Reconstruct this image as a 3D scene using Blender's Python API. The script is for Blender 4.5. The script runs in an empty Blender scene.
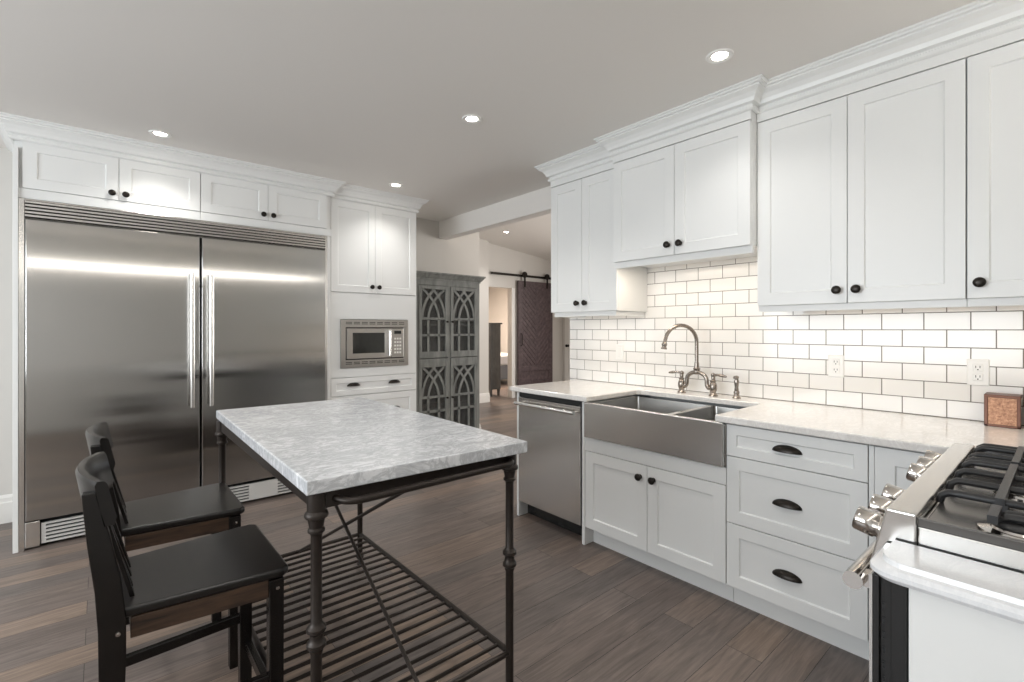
import bpy, bmesh, math, random
from mathutils import Vector, Matrix
random.seed(7)
PI = math.pi
S = bpy.context.scene
C = S.collection

# ---------------------------------------------------------------- camera
cam_d = bpy.data.cameras.new('camera'); cam = bpy.data.objects.new('camera', cam_d); C.objects.link(cam)
cam.location = (0, 0, 1.32); cam.rotation_euler = (PI/2, 0, -math.radians(40.572))
cam_d.sensor_width = 36; cam_d.lens = 36*480/1024; cam_d.shift_y = -0.0114
cam_d.clip_start = 0.02
S.camera = cam
# ---------------------------------------------------------------- world, exposure, daylight
S.view_settings.view_transform = 'Standard'; S.view_settings.look = 'None'
S.view_settings.exposure = 0.2; S.view_settings.gamma = 1; S.view_settings.use_curve_mapping = False
W = bpy.data.worlds.new('world'); S.world = W; W.use_nodes = True
bg = W.node_tree.nodes['Background']; bg.inputs[0].default_value = (.75, .86, 1, 1); bg.inputs[1].default_value = 1.0
S.cycles.max_bounces = 8; S.cycles.diffuse_bounces = 5; S.cycles.glossy_bounces = 4
S.cycles.sample_clamp_indirect = 6; S.cycles.caustics_reflective = False; S.cycles.caustics_refractive = False

def area(name, loc, rot, sx, sy, power, col, spread=PI):
    l = bpy.data.lights.new(name, 'AREA'); l.shape = 'RECTANGLE'; l.size = sx; l.size_y = sy; l.energy = power; l.color = col
    l.spread = spread
    o = bpy.data.objects.new(name, l); C.objects.link(o); o.location = loc; o.rotation_euler = rot
    return o
DAY = (.90, .955, 1.0)
area('unseen_window_light', (-2.96, 1.9, 1.55), (0, -PI/2, 0), 1.5, 3.2, 110, DAY)                 # daylight put in at an assumed, unseen left-wall window
area('unseen_hall_window_light', (7.32, 3.0, 1.7), (0, PI/2, 0), 1.6, 2.6, 150, (1, .96, .92))     # added to light the room beyond, at an unseen window
# ---------------------------------------------------------------- materials
def new_mat(name):
    m = bpy.data.materials.new(name); m.use_nodes = True
    nt = m.node_tree
    return m, nt, nt.nodes['Principled BSDF']
def N(nt, t, **kw):
    n = nt.nodes.new(t)
    for k, v in kw.items():
        if k in n.inputs.keys(): n.inputs[k].default_value = v
        else: setattr(n, k, v)
    return n
def srgb(r, g, b):
    f = lambda c: (c/255/12.92) if c/255 <= .04045 else ((c/255+.055)/1.055)**2.4
    return (f(r), f(g), f(b), 1)
def plain(name, col, rough=.5, metal=0, bump=0, bscale=40, var=0, coat=0):
    """Principled surface with a slight procedural mottling and bump."""
    m, nt, p = new_mat(name)
    p.inputs['Base Color'].default_value = col; p.inputs['Roughness'].default_value = rough; p.inputs['Metallic'].default_value = metal
    p.inputs['Coat Weight'].default_value = coat; p.inputs['Coat Roughness'].default_value = .12
    tc = N(nt, 'ShaderNodeTexCoord'); nz = N(nt, 'ShaderNodeTexNoise', Scale=bscale, Detail=4.0)
    nt.links.new(tc.outputs['Object'], nz.inputs['Vector'])
    if var:
        hs = N(nt, 'ShaderNodeMapRange'); hs.inputs['To Min'].default_value = 1-var; hs.inputs['To Max'].default_value = 1+var
        nt.links.new(nz.outputs['Fac'], hs.inputs['Value'])
        mx = N(nt, 'ShaderNodeVectorMath', operation='SCALE'); mx.inputs[0].default_value = col[:3]
        nt.links.new(hs.outputs[0], mx.inputs['Scale']); nt.links.new(mx.outputs[0], p.inputs['Base Color'])
    if bump:
        b = N(nt, 'ShaderNodeBump', Strength=bump, Distance=.002)
        nt.links.new(nz.outputs['Fac'], b.inputs['Height']); nt.links.new(b.outputs[0], p.inputs['Normal'])
    return m
def emit(name, col, s):
    m, nt, p = new_mat(name)
    p.inputs['Base Color'].default_value = (*col, 1); p.inputs['Emission Color'].default_value = (*col, 1); p.inputs['Emission Strength'].default_value = s
    return m
def steel(name, col=(.43, .42, .405, 1), rough=.15, aniso=1.0, wav=.3, scale=(1.1, 1.1, 2.2)):
    m, nt, p = new_mat(name)
    p.inputs['Base Color'].default_value = col; p.inputs['Metallic'].default_value = 1; p.inputs['Roughness'].default_value = rough
    p.inputs['Anisotropic'].default_value = aniso
    tg = N(nt, 'ShaderNodeTangent', direction_type='RADIAL', axis='Z'); nt.links.new(tg.outputs[0], p.inputs['Tangent'])
    tc = N(nt, 'ShaderNodeTexCoord'); mp = N(nt, 'ShaderNodeMapping'); mp.inputs['Scale'].default_value = scale
    nz = N(nt, 'ShaderNodeTexNoise', Scale=1.0, Detail=0.0)
    b = N(nt, 'ShaderNodeBump', Strength=wav, Distance=.004)
    nt.links.new(tc.outputs['Object'], mp.inputs[0]); nt.links.new(mp.outputs[0], nz.inputs['Vector'])
    nt.links.new(nz.outputs['Fac'], b.inputs['Height']); nt.links.new(b.outputs[0], p.inputs['Normal'])
    return m
def wood_floor():
    m, nt, p = new_mat('dark_oak_planks')
    tc = N(nt, 'ShaderNodeTexCoord')
    br = N(nt, 'ShaderNodeTexBrick', offset=.37, offset_frequency=2, squash=1.0)
    for k, v in {'Scale': 1.0, 'Mortar Size': .0012, 'Mortar Smooth': .1, 'Bias': 0.0, 'Brick Width': 1.25, 'Row Height': .145}.items(): br.inputs[k].default_value = v
    br.inputs['Color1'].default_value = (0, 0, 0, 1); br.inputs['Color2'].default_value = (1, 1, 1, 1); br.inputs['Mortar'].default_value = (.5, .5, .5, 1)
    mo = N(nt, 'ShaderNodeVectorMath', operation='ADD'); mo.inputs[1].default_value = (21.3, 14.57, 0); nt.links.new(tc.outputs['Object'], mo.inputs[0])
    nt.links.new(mo.outputs[0], br.inputs['Vector'])
    rp = N(nt, 'ShaderNodeValToRGB'); e = rp.color_ramp.elements
    e[0].position = 0; e[0].color = srgb(92, 82, 77); e[1].position = 1; e[1].color = srgb(132, 115, 102)
    for pos, c in ((.3, (114, 103, 97)), (.55, (102, 94, 90)), (.8, (126, 111, 101))):
        x = e.new(pos); x.color = srgb(*c)
    nt.links.new(br.outputs['Color'], rp.inputs[0])
    # grain: noise stretched along the planks, shifted from plank to plank
    mp = N(nt, 'ShaderNodeMapping'); mp.inputs['Scale'].default_value = (2.2, 26, 1)
    off = N(nt, 'ShaderNodeVectorMath', operation='MULTIPLY_ADD'); off.inputs[1].default_value = (9, 5, 3)
    nt.links.new(br.outputs['Color'], off.inputs[0]); nt.links.new(tc.outputs['Object'], off.inputs[2])
    nt.links.new(off.outputs[0], mp.inputs[0])
    nz = N(nt, 'ShaderNodeTexNoise', Scale=1.6, Detail=8.0, Roughness=.62, Distortion=1.1); nt.links.new(mp.outputs[0], nz.inputs['Vector'])
    mr = N(nt, 'ShaderNodeMapRange'); mr.inputs['From Min'].default_value = .3; mr.inputs['From Max'].default_value = .7
    mr.inputs['To Min'].default_value = .62; mr.inputs['To Max'].default_value = 1.32
    nt.links.new(nz.outputs['Fac'], mr.inputs['Value'])
    ml = N(nt, 'ShaderNodeVectorMath', operation='SCALE'); nt.links.new(rp.outputs[0], ml.inputs[0]); nt.links.new(mr.outputs[0], ml.inputs['Scale'])
    mx = N(nt, 'ShaderNodeMix', data_type='RGBA'); mx.inputs[7].default_value = srgb(40, 34, 31)
    nt.links.new(br.outputs['Fac'], mx.inputs[0]); nt.links.new(ml.outputs[0], mx.inputs[6]); nt.links.new(mx.outputs[2], p.inputs['Base Color'])
    p.inputs['Roughness'].default_value = .38
    b = N(nt, 'ShaderNodeBump', Strength=.35, Distance=.002); sb = N(nt, 'ShaderNodeMath', operation='MULTIPLY_ADD'); sb.inputs[1].default_value = -1.2
    nt.links.new(br.outputs['Fac'], sb.inputs[0]); nt.links.new(nz.outputs['Fac'], sb.inputs[2]); nt.links.new(sb.outputs[0], b.inputs['Height'])
    nt.links.new(b.outputs[0], p.inputs['Normal'])
    return m
def subway():
    """White glazed subway tile, running bond, on a wall lying in the YZ plane."""
    m, nt, p = new_mat('white_subway_tile')
    tc = N(nt, 'ShaderNodeTexCoord'); sp = N(nt, 'ShaderNodeSeparateXYZ'); cb = N(nt, 'ShaderNodeCombineXYZ')
    nt.links.new(tc.outputs['Object'], sp.inputs[0])
    ay = N(nt, 'ShaderNodeMath', operation='ADD'); ay.inputs[1].default_value = 10*.161 - .376 + .0805
    az = N(nt, 'ShaderNodeMath', operation='ADD'); az.inputs[1].default_value = -.915 + .0805*10
    nt.links.new(sp.outputs['Y'], ay.inputs[0]); nt.links.new(sp.outputs['Z'], az.inputs[0])
    nt.links.new(ay.outputs[0], cb.inputs['X']); nt.links.new(az.outputs[0], cb.inputs['Y'])
    br = N(nt, 'ShaderNodeTexBrick', offset=.5, offset_frequency=2)
    for k, v in {'Scale': 1.0, 'Mortar Size': .0021, 'Mortar Smooth': .15, 'Bias': 0.0, 'Brick Width': .161, 'Row Height': .0805}.items(): br.inputs[k].default_value = v
    br.inputs['Color1'].default_value = srgb(243, 241, 238); br.inputs['Color2'].default_value = srgb(238, 236, 232); br.inputs['Mortar'].default_value = srgb(118, 112, 106)
    nt.links.new(cb.outputs[0], br.inputs['Vector']); nt.links.new(br.outputs['Color'], p.inputs['Base Color'])
    rr = N(nt, 'ShaderNodeMapRange'); rr.inputs['To Min'].default_value = .12; rr.inputs['To Max'].default_value = .8
    nt.links.new(br.outputs['Fac'], rr.inputs['Value']); nt.links.new(rr.outputs[0], p.inputs['Roughness'])
    b = N(nt, 'ShaderNodeBump', Strength=.6, Distance=.002, invert=True)
    nt.links.new(br.outputs['Fac'], b.inputs['Height']); nt.links.new(b.outputs[0], p.inputs['Normal'])
    return m
def marble(name, base, vein, dark, amount=1.0, scale=1.0, rough=.18):
    m, nt, p = new_mat(name)
    tc = N(nt, 'ShaderNodeTexCoord'); mp = N(nt, 'ShaderNodeMapping'); mp.inputs['Scale'].default_value = (scale, scale*1.9, scale); mp.inputs['Rotation'].default_value = (0, 0, .7)
    nt.links.new(tc.outputs['Object'], mp.inputs[0])
    n1 = N(nt, 'ShaderNodeTexNoise', Scale=2.6, Detail=9.0, Roughness=.66, Distortion=1.6)
    n2 = N(nt, 'ShaderNodeTexNoise', Scale=7.0, Detail=10.0, Roughness=.7, Distortion=2.2)
    for n in (n1, n2): nt.links.new(mp.outputs[0], n.inputs['Vector'])
    # veins follow the middle value of a noise
    sub = N(nt, 'ShaderNodeMath', operation='SUBTRACT'); sub.inputs[1].default_value = .5; nt.links.new(n2.outputs['Fac'], sub.inputs[0])
    ab = N(nt, 'ShaderNodeMath', operation='ABSOLUTE'); nt.links.new(sub.outputs[0], ab.inputs[0])
    vr = N(nt, 'ShaderNodeMapRange'); vr.inputs['From Min'].default_value = 0; vr.inputs['From Max'].default_value = .09; vr.inputs['To Min'].default_value = .75*amount; vr.inputs['To Max'].default_value = 0
    nt.links.new(ab.outputs[0], vr.inputs['Value'])
    cr = N(nt, 'ShaderNodeMapRange'); cr.inputs['From Min'].default_value = .35; cr.inputs['From Max'].default_value = .68; cr.inputs['To Max'].default_value = .9*amount
    nt.links.new(n1.outputs['Fac'], cr.inputs['Value'])
    a = N(nt, 'ShaderNodeMix', data_type='RGBA'); a.inputs[6].default_value = base; a.inputs[7].default_value = vein; nt.links.new(cr.outputs[0], a.inputs[0])
    b = N(nt, 'ShaderNodeMix', data_type='RGBA'); b.inputs[7].default_value = dark; nt.links.new(a.outputs[2], b.inputs[6]); nt.links.new(vr.outputs[0], b.inputs[0])
    nt.links.new(b.outputs[2], p.inputs['Base Color']); p.inputs['Roughness'].default_value = rough
    return m
def grained(name, c1, c2, rough, scale=(3, 40, 3), bump=.2, metal=0):
    m, nt, p = new_mat(name)
    tc = N(nt, 'ShaderNodeTexCoord'); mp = N(nt, 'ShaderNodeMapping'); mp.inputs['Scale'].default_value = scale
    nz = N(nt, 'ShaderNodeTexNoise', Scale=1.5, Detail=7.0, Roughness=.6, Distortion=.6)
    nt.links.new(tc.outputs['Object'], mp.inputs[0]); nt.links.new(mp.outputs[0], nz.inputs['Vector'])
    rp = N(nt, 'ShaderNodeValToRGB'); rp.color_ramp.elements[0].position = .3; rp.color_ramp.elements[0].color = c1; rp.color_ramp.elements[1].position = .72; rp.color_ramp.elements[1].color = c2
    nt.links.new(nz.outputs['Fac'], rp.inputs[0]); nt.links.new(rp.outputs[0], p.inputs['Base Color'])
    p.inputs['Roughness'].default_value = rough; p.inputs['Metallic'].default_value = metal
    b = N(nt, 'ShaderNodeBump', Strength=bump, Distance=.002); nt.links.new(nz.outputs['Fac'], b.inputs['Height']); nt.links.new(b.outputs[0], p.inputs['Normal'])
    return m
M = {}
M['cab'] = plain('white_lacquer', srgb(230, 231, 230), .34, bump=.03, bscale=90)
M['wall'] = plain('greige_wall_paint', srgb(208, 205, 200), .7, bump=.06, bscale=160)
M['ceil'] = plain('ceiling_paint', srgb(230, 227, 223), .85, bump=.05, bscale=120)
M['trimw'] = plain('white_trim_paint', srgb(230, 228, 224), .45)
M['floor'] = wood_floor()
M['tile'] = subway()
M['steel'] = steel('brushed_steel')
M['steel_bar'] = steel('satin_steel_bar', (.70, .685, .66, 1), .22, .3, .05)
M['steel_apron'] = steel('apron_steel', (.68, .665, .64, 1), .22, .7, .25, (2.5, 2.5, 1.0))
M['steel_dark'] = steel('dark_satin_steel', (.40, .385, .365, 1), .3, .4, .05)
M['kick'] = plain('pale_metal_paint', srgb(205, 204, 201), .4, .2, bump=.03)
M['steel_sink'] = steel('sink_steel', (.36, .35, .335, 1), .3, .6, .12, (3, 3, 1.5))
M['chrome'] = plain('polished_steel', (.56, .53, .50, 1), .12, 1, bump=.03, bscale=20)
M['nickel'] = plain('antique_nickel', (.33, .29, .255, 1), .27, 1, bump=.04, bscale=60, var=.15)
M['bronze'] = plain('dark_bronze', (.022, .018, .015, 1), .33, .7, bump=.05, bscale=80)
M['island_marble'] = marble('grey_veined_marble', srgb(234, 236, 239), srgb(194, 197, 201), srgb(154, 158, 163), .8, 1.25, .2)
M['counter'] = marble('white_counter_stone', srgb(238, 236, 233), srgb(226, 222, 218), srgb(208, 204, 200), .6, 1.2, .13)
M['strip_marble'] = marble('white_marble', srgb(232, 233, 235), srgb(220, 222, 225), srgb(206, 209, 213), .4, 1.6, .16)
M['iron'] = plain('dark_forged_iron', srgb(52, 46, 42), .42, .55, bump=.12, bscale=70, var=.2)
M['stool'] = grained('black_stained_wood', srgb(10, 8, 7), srgb(20, 16, 14), .26, (4, 4, 30), .06)
M['stool_seat'] = grained('black_stained_seat', srgb(14, 12, 11), srgb(24, 21, 19), .30, (30, 4, 4), .05)
M['apron_wood'] = grained('worn_brown_wood', srgb(30, 22, 17), srgb(84, 63, 48), .4, (4, 40, 40), .1)
M['black'] = plain('black_enamel', (.012, .012, .012, 1), .25)
M['black_matte'] = plain('black_shadow_gap', (.01, .01, .01, 1), .6)
M['cast'] = plain('cast_iron', (.03, .03, .031, 1), .42, .2, bump=.3, bscale=220)
M['pan'] = plain('grey_enamel_pan', (.16, .155, .15, 1), .22, .7, bump=.03, bscale=30)
M['grey'] = grained('weathered_grey_paint', srgb(98, 101, 99), srgb(140, 142, 138), .55, (14, 14, 3), .25)
M['greyin'] = plain('grey_interior', srgb(150, 152, 149), .7)
M['barn'] = grained('purple_brown_wood', srgb(62, 50, 52), srgb(100, 84, 86), .5, (10, 10, 10), .25)
M['dresser'] = grained('charcoal_wood', srgb(56, 58, 60), srgb(78, 80, 80), .5, (12, 12, 3), .1)
M['plastic'] = plain('white_plastic', srgb(240, 239, 236), .3)
M['dark_slot'] = plain('dark_slot', (.02, .02, .02, 1), .5)
M['display'] = plain('black_display', (.008, .01, .009, 1), .08)
M['linen'] = plain('white_linen', srgb(235, 233, 230), .9, bump=.4, bscale=14)
M['bedgrey'] = plain('grey_upholstery', srgb(128, 130, 132), .9, bump=.3, bscale=120)
M['copper'] = grained('embossed_copper', srgb(120, 82, 62), srgb(196, 150, 118), .38, (60, 60, 60), .5, .55)
M['copper_dark'] = plain('dark_copper_edge', srgb(112, 78, 64), .4, .5, var=.2)
M['bulb'] = emit('lamp_lens', (1, .93, .82), 26)
M['band_glow'] = emit('band_glow', (1, .95, .88), 9)  # glow of the strip added behind the camera
M['warm_strip'] = emit('warm_led', (1, .72, .45), 3)
m, nt, p = new_mat('window_glass'); p.inputs['Roughness'].default_value = .02; p.inputs['Transmission Weight'].default_value = 1; p.inputs['IOR'].default_value = 1.2
M['glass'] = m
m, nt, p = new_mat('cabinet_glass'); p.inputs['Base Color'].default_value = (.12, .125, .125, 1); p.inputs['Roughness'].default_value = .06; p.inputs['Alpha'].default_value = .3
M['cglass'] = m

# ---------------------------------------------------------------- mesh helpers
class MB:
    """collects shapes into one mesh"""
    def __init__(s): s.bm = bmesh.new()
    def face(s, vs):
        try: return s.bm.faces.new(vs)
        except ValueError: return None
    def box(s, x0, x1, y0, y1, z0, z1):
        v = [s.bm.verts.new(c) for c in ((x0,y0,z0),(x1,y0,z0),(x1,y1,z0),(x0,y1,z0),(x0,y0,z1),(x1,y0,z1),(x1,y1,z1),(x0,y1,z1))]
        for f in ((0,3,2,1),(4,5,6,7),(0,1,5,4),(1,2,6,5),(2,3,7,6),(3,0,4,7)): s.face([v[i] for i in f])
        return s
    def obox(s, c, ax, ay, az, hx, hy, hz):
        c = Vector(c); ax = Vector(ax).normalized()*hx; ay = Vector(ay).normalized()*hy; az = Vector(az).normalized()*hz
        v = [s.bm.verts.new(c + ax*i + ay*j + az*k) for i, j, k in ((-1,-1,-1),(1,-1,-1),(1,1,-1),(-1,1,-1),(-1,-1,1),(1,-1,1),(1,1,1),(-1,1,1))]
        for f in ((0,3,2,1),(4,5,6,7),(0,1,5,4),(1,2,6,5),(2,3,7,6),(3,0,4,7)): s.face([v[i] for i in f])
        return s
    def bar(s, a, b, w, h, up=(0, 0, 1)):
        a = Vector(a); b = Vector(b); d = b-a; u = Vector(up)
        if abs(d.normalized().dot(u)) > .98: u = Vector((1, 0, 0))
        sx = d.cross(u).normalized(); u = sx.cross(d).normalized()
        return s.obox((a+b)/2, d, sx, u, d.length/2, w/2, h/2)
    def prism(s, pts, axis, a, b):
        """extrude a polygon; axis 'x': pts are (y,z); 'y': (x,z); 'z': (x,y)"""
        f = {'x': lambda p, t: (t, p[0], p[1]), 'y': lambda p, t: (p[0], t, p[1]), 'z': lambda p, t: (p[0], p[1], t)}[axis]
        A = [s.bm.verts.new(f(p, a)) for p in pts]; B = [s.bm.verts.new(f(p, b)) for p in pts]
        n = len(pts); s.face(A[::-1]); s.face(B)
        for i in range(n): s.face([A[i], A[(i+1) % n], B[(i+1) % n], B[i]])
        return s
    def tube(s, pts, r, n=10, cap=True):
        """round tube along points; r may be a list"""
        P = [Vector(p) for p in pts]; R = r if isinstance(r, (list, tuple)) else [r]*len(P)
        rings = []; ref = None
        for i, p in enumerate(P):
            d = (P[min(i+1, len(P)-1)] - P[max(i-1, 0)]).normalized()
            if ref is None:
                ref = Vector((0, 0, 1)) if abs(d.z) < .9 else Vector((1, 0, 0))
            x = d.cross(ref).normalized(); y = x.cross(d).normalized(); ref = y
            rings.append([s.bm.verts.new(p + (x*math.cos(t) + y*math.sin(t))*R[i]) for t in (2*PI*k/n for k in range(n))])
        for A, B in zip(rings, rings[1:]):
            for k in range(n): s.face([A[k], A[(k+1) % n], B[(k+1) % n], B[k]])
        if cap: s.face(rings[0][::-1]); s.face(rings[-1])
        return s
    def lathe(s, prof, o=(0, 0, 0), axis=(0, 0, 1), n=20):
        """prof: (radius, distance along axis)"""
        o = Vector(o); d = Vector(axis).normalized(); ref = Vector((0, 0, 1)) if abs(d.z) < .9 else Vector((1, 0, 0))
        x = d.cross(ref).normalized(); y = d.cross(x)
        rings = []
        for r, t in prof:
            if r < 1e-6: rings.append([s.bm.verts.new(o + d*t)])
            else: rings.append([s.bm.verts.new(o + d*t + (x*math.cos(a) + y*math.sin(a))*r) for a in (2*PI*k/n for k in range(n))])
        for A, B in zip(rings, rings[1:]):
            for k in range(n):
                a0, a1 = A[k % len(A)], A[(k+1) % len(A)]; b0, b1 = B[k % len(B)], B[(k+1) % len(B)]
                vs = []
                for v in (a0, a1, b1, b0):
                    if v not in vs: vs.append(v)
                if len(vs) > 2: s.face(vs)
        for R in (rings[0], rings[-1]):
            if len(R) > 2: s.face(R)
        return s
    def sweep(s, path, prof, side=1, closed=False):
        """mitred moulding: path of (x,y); prof of (outward, z); outward = left of travel * side"""
        n = len(path); rows = []
        for i in range(n):
            p = Vector(path[i])
            d0 = (p - Vector(path[i-1])).normalized() if i > 0 else None
            d1 = (Vector(path[i+1]) - p).normalized() if i < n-1 else None
            n0 = Vector((-d0.y, d0.x))*side if d0 else None; n1 = Vector((-d1.y, d1.x))*side if d1 else None
            if n0 is None: m_ = n1
            elif n1 is None: m_ = n0
            else: m_ = (n0+n1); m_ = m_/(m_.dot(n0))
            rows.append([s.bm.verts.new((p.x + m_.x*o, p.y + m_.y*o, z)) for o, z in prof])
        k = len(prof)
        for A, B in zip(rows, rows[1:]):
            for j in range(k): s.face([A[j], A[(j+1) % k], B[(j+1) % k], B[j]])
        s.face(rows[0][::-1]); s.face(rows[-1])
        return s
    def shaker(s, x0, x1, z0, z1, yf=0.0, t=.02, fr=.058, rec=.008):
        """shaker front facing -y: flat frame and a recessed flat panel"""
        xs = [x0, x0+fr, x0+fr+.004]; xe = [x1, x1-fr, x1-fr-.004]; zs = [z0, z0+fr, z0+fr+.004]; ze = [z1, z1-fr, z1-fr-.004]; ys = [yf, yf, yf+rec]
        L = []
        for k in range(3): L.append([s.bm.verts.new(c) for c in ((xs[k],ys[k],zs[k]),(xe[k],ys[k],zs[k]),(xe[k],ys[k],ze[k]),(xs[k],ys[k],ze[k]))])
        B = [s.bm.verts.new(c) for c in ((x0,yf+t,z0),(x1,yf+t,z0),(x1,yf+t,z1),(x0,yf+t,z1))]
        for A, D in ((L[0], L[1]), (L[1], L[2])):
            for k in range(4): s.face([A[k], A[(k+1) % 4], D[(k+1) % 4], D[k]])
        s.face(L[2]); s.face(B[::-1])
        for k in range(4): s.face([B[k], B[(k+1) % 4], L[0][(k+1) % 4], L[0][k]])
        return s
    def build(s, name, mat, parent=None, loc=None, bevel=0, smooth=False, seg=2, angle=40):
        bmesh.ops.recalc_face_normals(s.bm, faces=s.bm.faces[:])
        me = bpy.data.meshes.new(name); s.bm.to_mesh(me); s.bm.free()
        me.materials.append(mat if not isinstance(mat, str) else M[mat])
        o = bpy.data.objects.new(name, me); C.objects.link(o)
        if parent is not None: o.parent = parent
        if loc is not None: o.location = loc
        if smooth:
            me.polygons.foreach_set('use_smooth', [True]*len(me.polygons))
            md = o.modifiers.new('edge_split', 'EDGE_SPLIT'); md.split_angle = math.radians(angle)
        if bevel:
            b = o.modifiers.new('bevel', 'BEVEL'); b.width = bevel; b.segments = seg; b.limit_method = 'ANGLE'; b.angle_limit = math.radians(35); b.harden_normals = False
        return o
def tag(o, label, cat, group=None):
    o['label'] = label; o['category'] = cat
    if group: o['group'] = group
    return o
def thing(name, label, cat, loc=(0, 0, 0), rz=0, group=None):
    o = bpy.data.objects.new(name, None); C.objects.link(o); o.empty_display_size = .1
    o.location = loc; o.rotation_euler = (0, 0, rz)
    return tag(o, label, cat, group)
def struct(name, mb, mat, bevel=0, **kw):
    o = mb.build(name, mat, bevel=bevel, **kw); o['kind'] = 'structure'; return o
def copy_tree(o, parent=None):
    c = o.copy(); C.objects.link(c); c.parent = parent
    for ch in list(o.children): copy_tree(ch, c)
    return c
def bez(p0, p1, p2, n=10):
    return [tuple((1-t)**2*a + 2*t*(1-t)*b + t*t*c for a, b, c in zip(p0, p1, p2)) for t in (i/n for i in range(n+1))]
def arc_pts(cx, cz, r, a0, a1, n=12):
    return [(cx + r*math.cos(a0+(a1-a0)*i/n), cz + r*math.sin(a0+(a1-a0)*i/n)) for i in range(n+1)]
# shared hardware, facing -y
def knob_mb():
    return MB().lathe([(.013, 0), (.013, .003), (.0075, .005), (.007, .012), (.012, .016), (.0185, .020), (.0198, .0245), (.0175, .029), (.010, .0315), (0, .032)], (0, 0, 0), (0, -1, 0), 18)
KNOB = knob_mb().build('knob_source', 'bronze', smooth=True, angle=60); C.objects.unlink(KNOB); KM = KNOB.data
def knob(parent, x, z, y=0.0):
    o = bpy.data.objects.new('knob', KM); C.objects.link(o); o.parent = parent; o.location = (x, y, z); return o
def cup_mb(a=.060, b=.027, c=.030):
    m_ = MB(); nu, nv = 16, 8
    for off in (0, .003):
        g = []
        for i in range(nu+1):
            u = PI*i/nu; r = math.sin(u)
            g.append([m_.bm.verts.new((-(a-off)*math.cos(u), -(b-off)*max(r, .02)*math.cos(v)-.001, (c-off)*max(r, .02)*math.sin(v)-.35*c)) for v in (PI/2*j/nv for j in range(nv+1))])
        for i in range(nu):
            for j in range(nv): m_.face([g[i][j], g[i+1][j], g[i+1][j+1], g[i][j+1]])
    return m_
CUP = cup_mb().build('cup_source', 'bronze', smooth=True, angle=70); C.objects.unlink(CUP); CM = CUP.data
def cup(parent, x, z, y=0.0):
    o = bpy.data.objects.new('cup_pull', CM); C.objects.link(o); o.parent = parent; o.location = (x, y, z); return o

CEIL = 2.56; YB = 4.74; WX = 2.95
# ================================================================ the room shell
struct('floor', MB().box(-3.1, 9.0, -.6, 12.0, -.06, 0), 'floor')
struct('ceiling', MB().box(-3.1, 3.0, -.6, 4.8, CEIL, CEIL+.08), 'ceil')
struct('wall_back', MB().box(-3.1, 3.53, YB, YB+.12, 0, 3.4), 'wall')
mb = MB(); mb.box(-3.12, -3.0, -.6, .3, 0, CEIL); mb.box(-3.12, -3.0, 3.5, 4.8, 0, CEIL); mb.box(-3.12, -3.0, .3, 3.5, 0, .8); mb.box(-3.12, -3.0, .3, 3.5, 2.3, CEIL)
struct('wall_left', mb, 'wall')
mb = MB().box(-3.1, 3.07, -.56, -.44, 0, CEIL)
struct('wall_front', mb, 'wall')
struct('wall_right', MB().box(2.958, 3.07, -.56, 2.712, 0, 3.4), 'wall')
o = struct('wall_right_tile', MB().box(WX, 2.958, -.44, 2.708, .80, 1.90), 'tile')
# windows assumed out of view, added to bring daylight in
def window(name, horizontal, a0, a1, z0, z1, at, depth):
    fr = MB(); gl = MB()
    def bx(m_, p, q, zz0, zz1, d0, d1):
        if horizontal: m_.box(p, q, at+d0, at+d1, zz0, zz1)
        else: m_.box(at+d0, at+d1, p, q, zz0, zz1)
    w = .06
    bx(fr, a0, a1, z0, z0+w, 0, depth); bx(fr, a0, a1, z1-w, z1, 0, depth); bx(fr, a0, a0+w, z0+w, z1-w, 0, depth); bx(fr, a1-w, a1, z0+w, z1-w, 0, depth)
    bx(fr, (a0+a1)/2-.02, (a0+a1)/2+.02, z0+w, z1-w, 0, depth)
    bx(gl, a0+w, a1-w, z0+w, z1-w, depth*.45, depth*.55)
    f = struct(name, fr, 'trimw', bevel=.004); gl.build('pane', 'glass', f)
window('unseen_window_1', False, .3, 3.5, .8, 2.3, -3.1, .09)
# baseboards
def baseboard(name, path, side=1, h=.13):
    prof = [(0, 0), (.016, 0), (.016, h*.72), (.012, h*.76), (.012, h*.9), (.007, h*.97), (.004, h), (0, h)]
    return struct(name, MB().sweep(path, prof, side), 'trimw')
baseboard('baseboard_back', [(-3.0, YB), (-.40, YB)], -1, .19)
baseboard('baseboard_left', [(-3.0, -.44), (-3.0, YB)], -1, .19)
baseboard('baseboard_right', [(2.33, YB), (3.53, YB), (3.53, YB+.12)], -1, .16)
# header over the opening to the next room, with the boxed-in piece at its far end
mb = MB(); mb.box(2.95, 3.07, 2.712, YB, 2.36, 3.4);
struct('trim_1', mb, 'ceil', bevel=.006)
# ---- room beyond
zs = lambda x: 2.91 - .113*(x-5.45)
struct('ceiling_hall', MB().prism([(3.07, zs(3.07)), (7.5, zs(7.5)), (7.5, zs(7.5)+.08), (3.07, zs(3.07)+.08)], 'y', -.6, 7.1), 'ceil')
YW = 7.0
mb = MB(); mb.box(3.41, 5.40, YW, YW+.12, 0, 3.4); mb.box(5.985, 7.5, YW, YW+.12, 0, 3.4); mb.box(5.40, 5.985, YW, YW+.12, 2.11, 3.4)
struct('wall_hall_back', mb, 'wall')
struct('wall_hall_left', MB().box(3.41, 3.53, YB+.12, YW, 0, 3.4), 'wall')
mb = MB(); mb.box(7.4, 7.5, -.6, 1.6, 0, 3); mb.box(7.4, 7.5, 4.4, YW+.12, 0, 3); mb.box(7.4, 7.5, 1.6, 4.4, 0, .85); mb.box(7.4, 7.5, 1.6, 4.4, 2.55, 3)
struct('wall_hall_right', mb, 'wall')
struct('wall_hall_front', MB().box(3.07, 7.5, -.6, -.48, 0, 3.4), 'wall')
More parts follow.
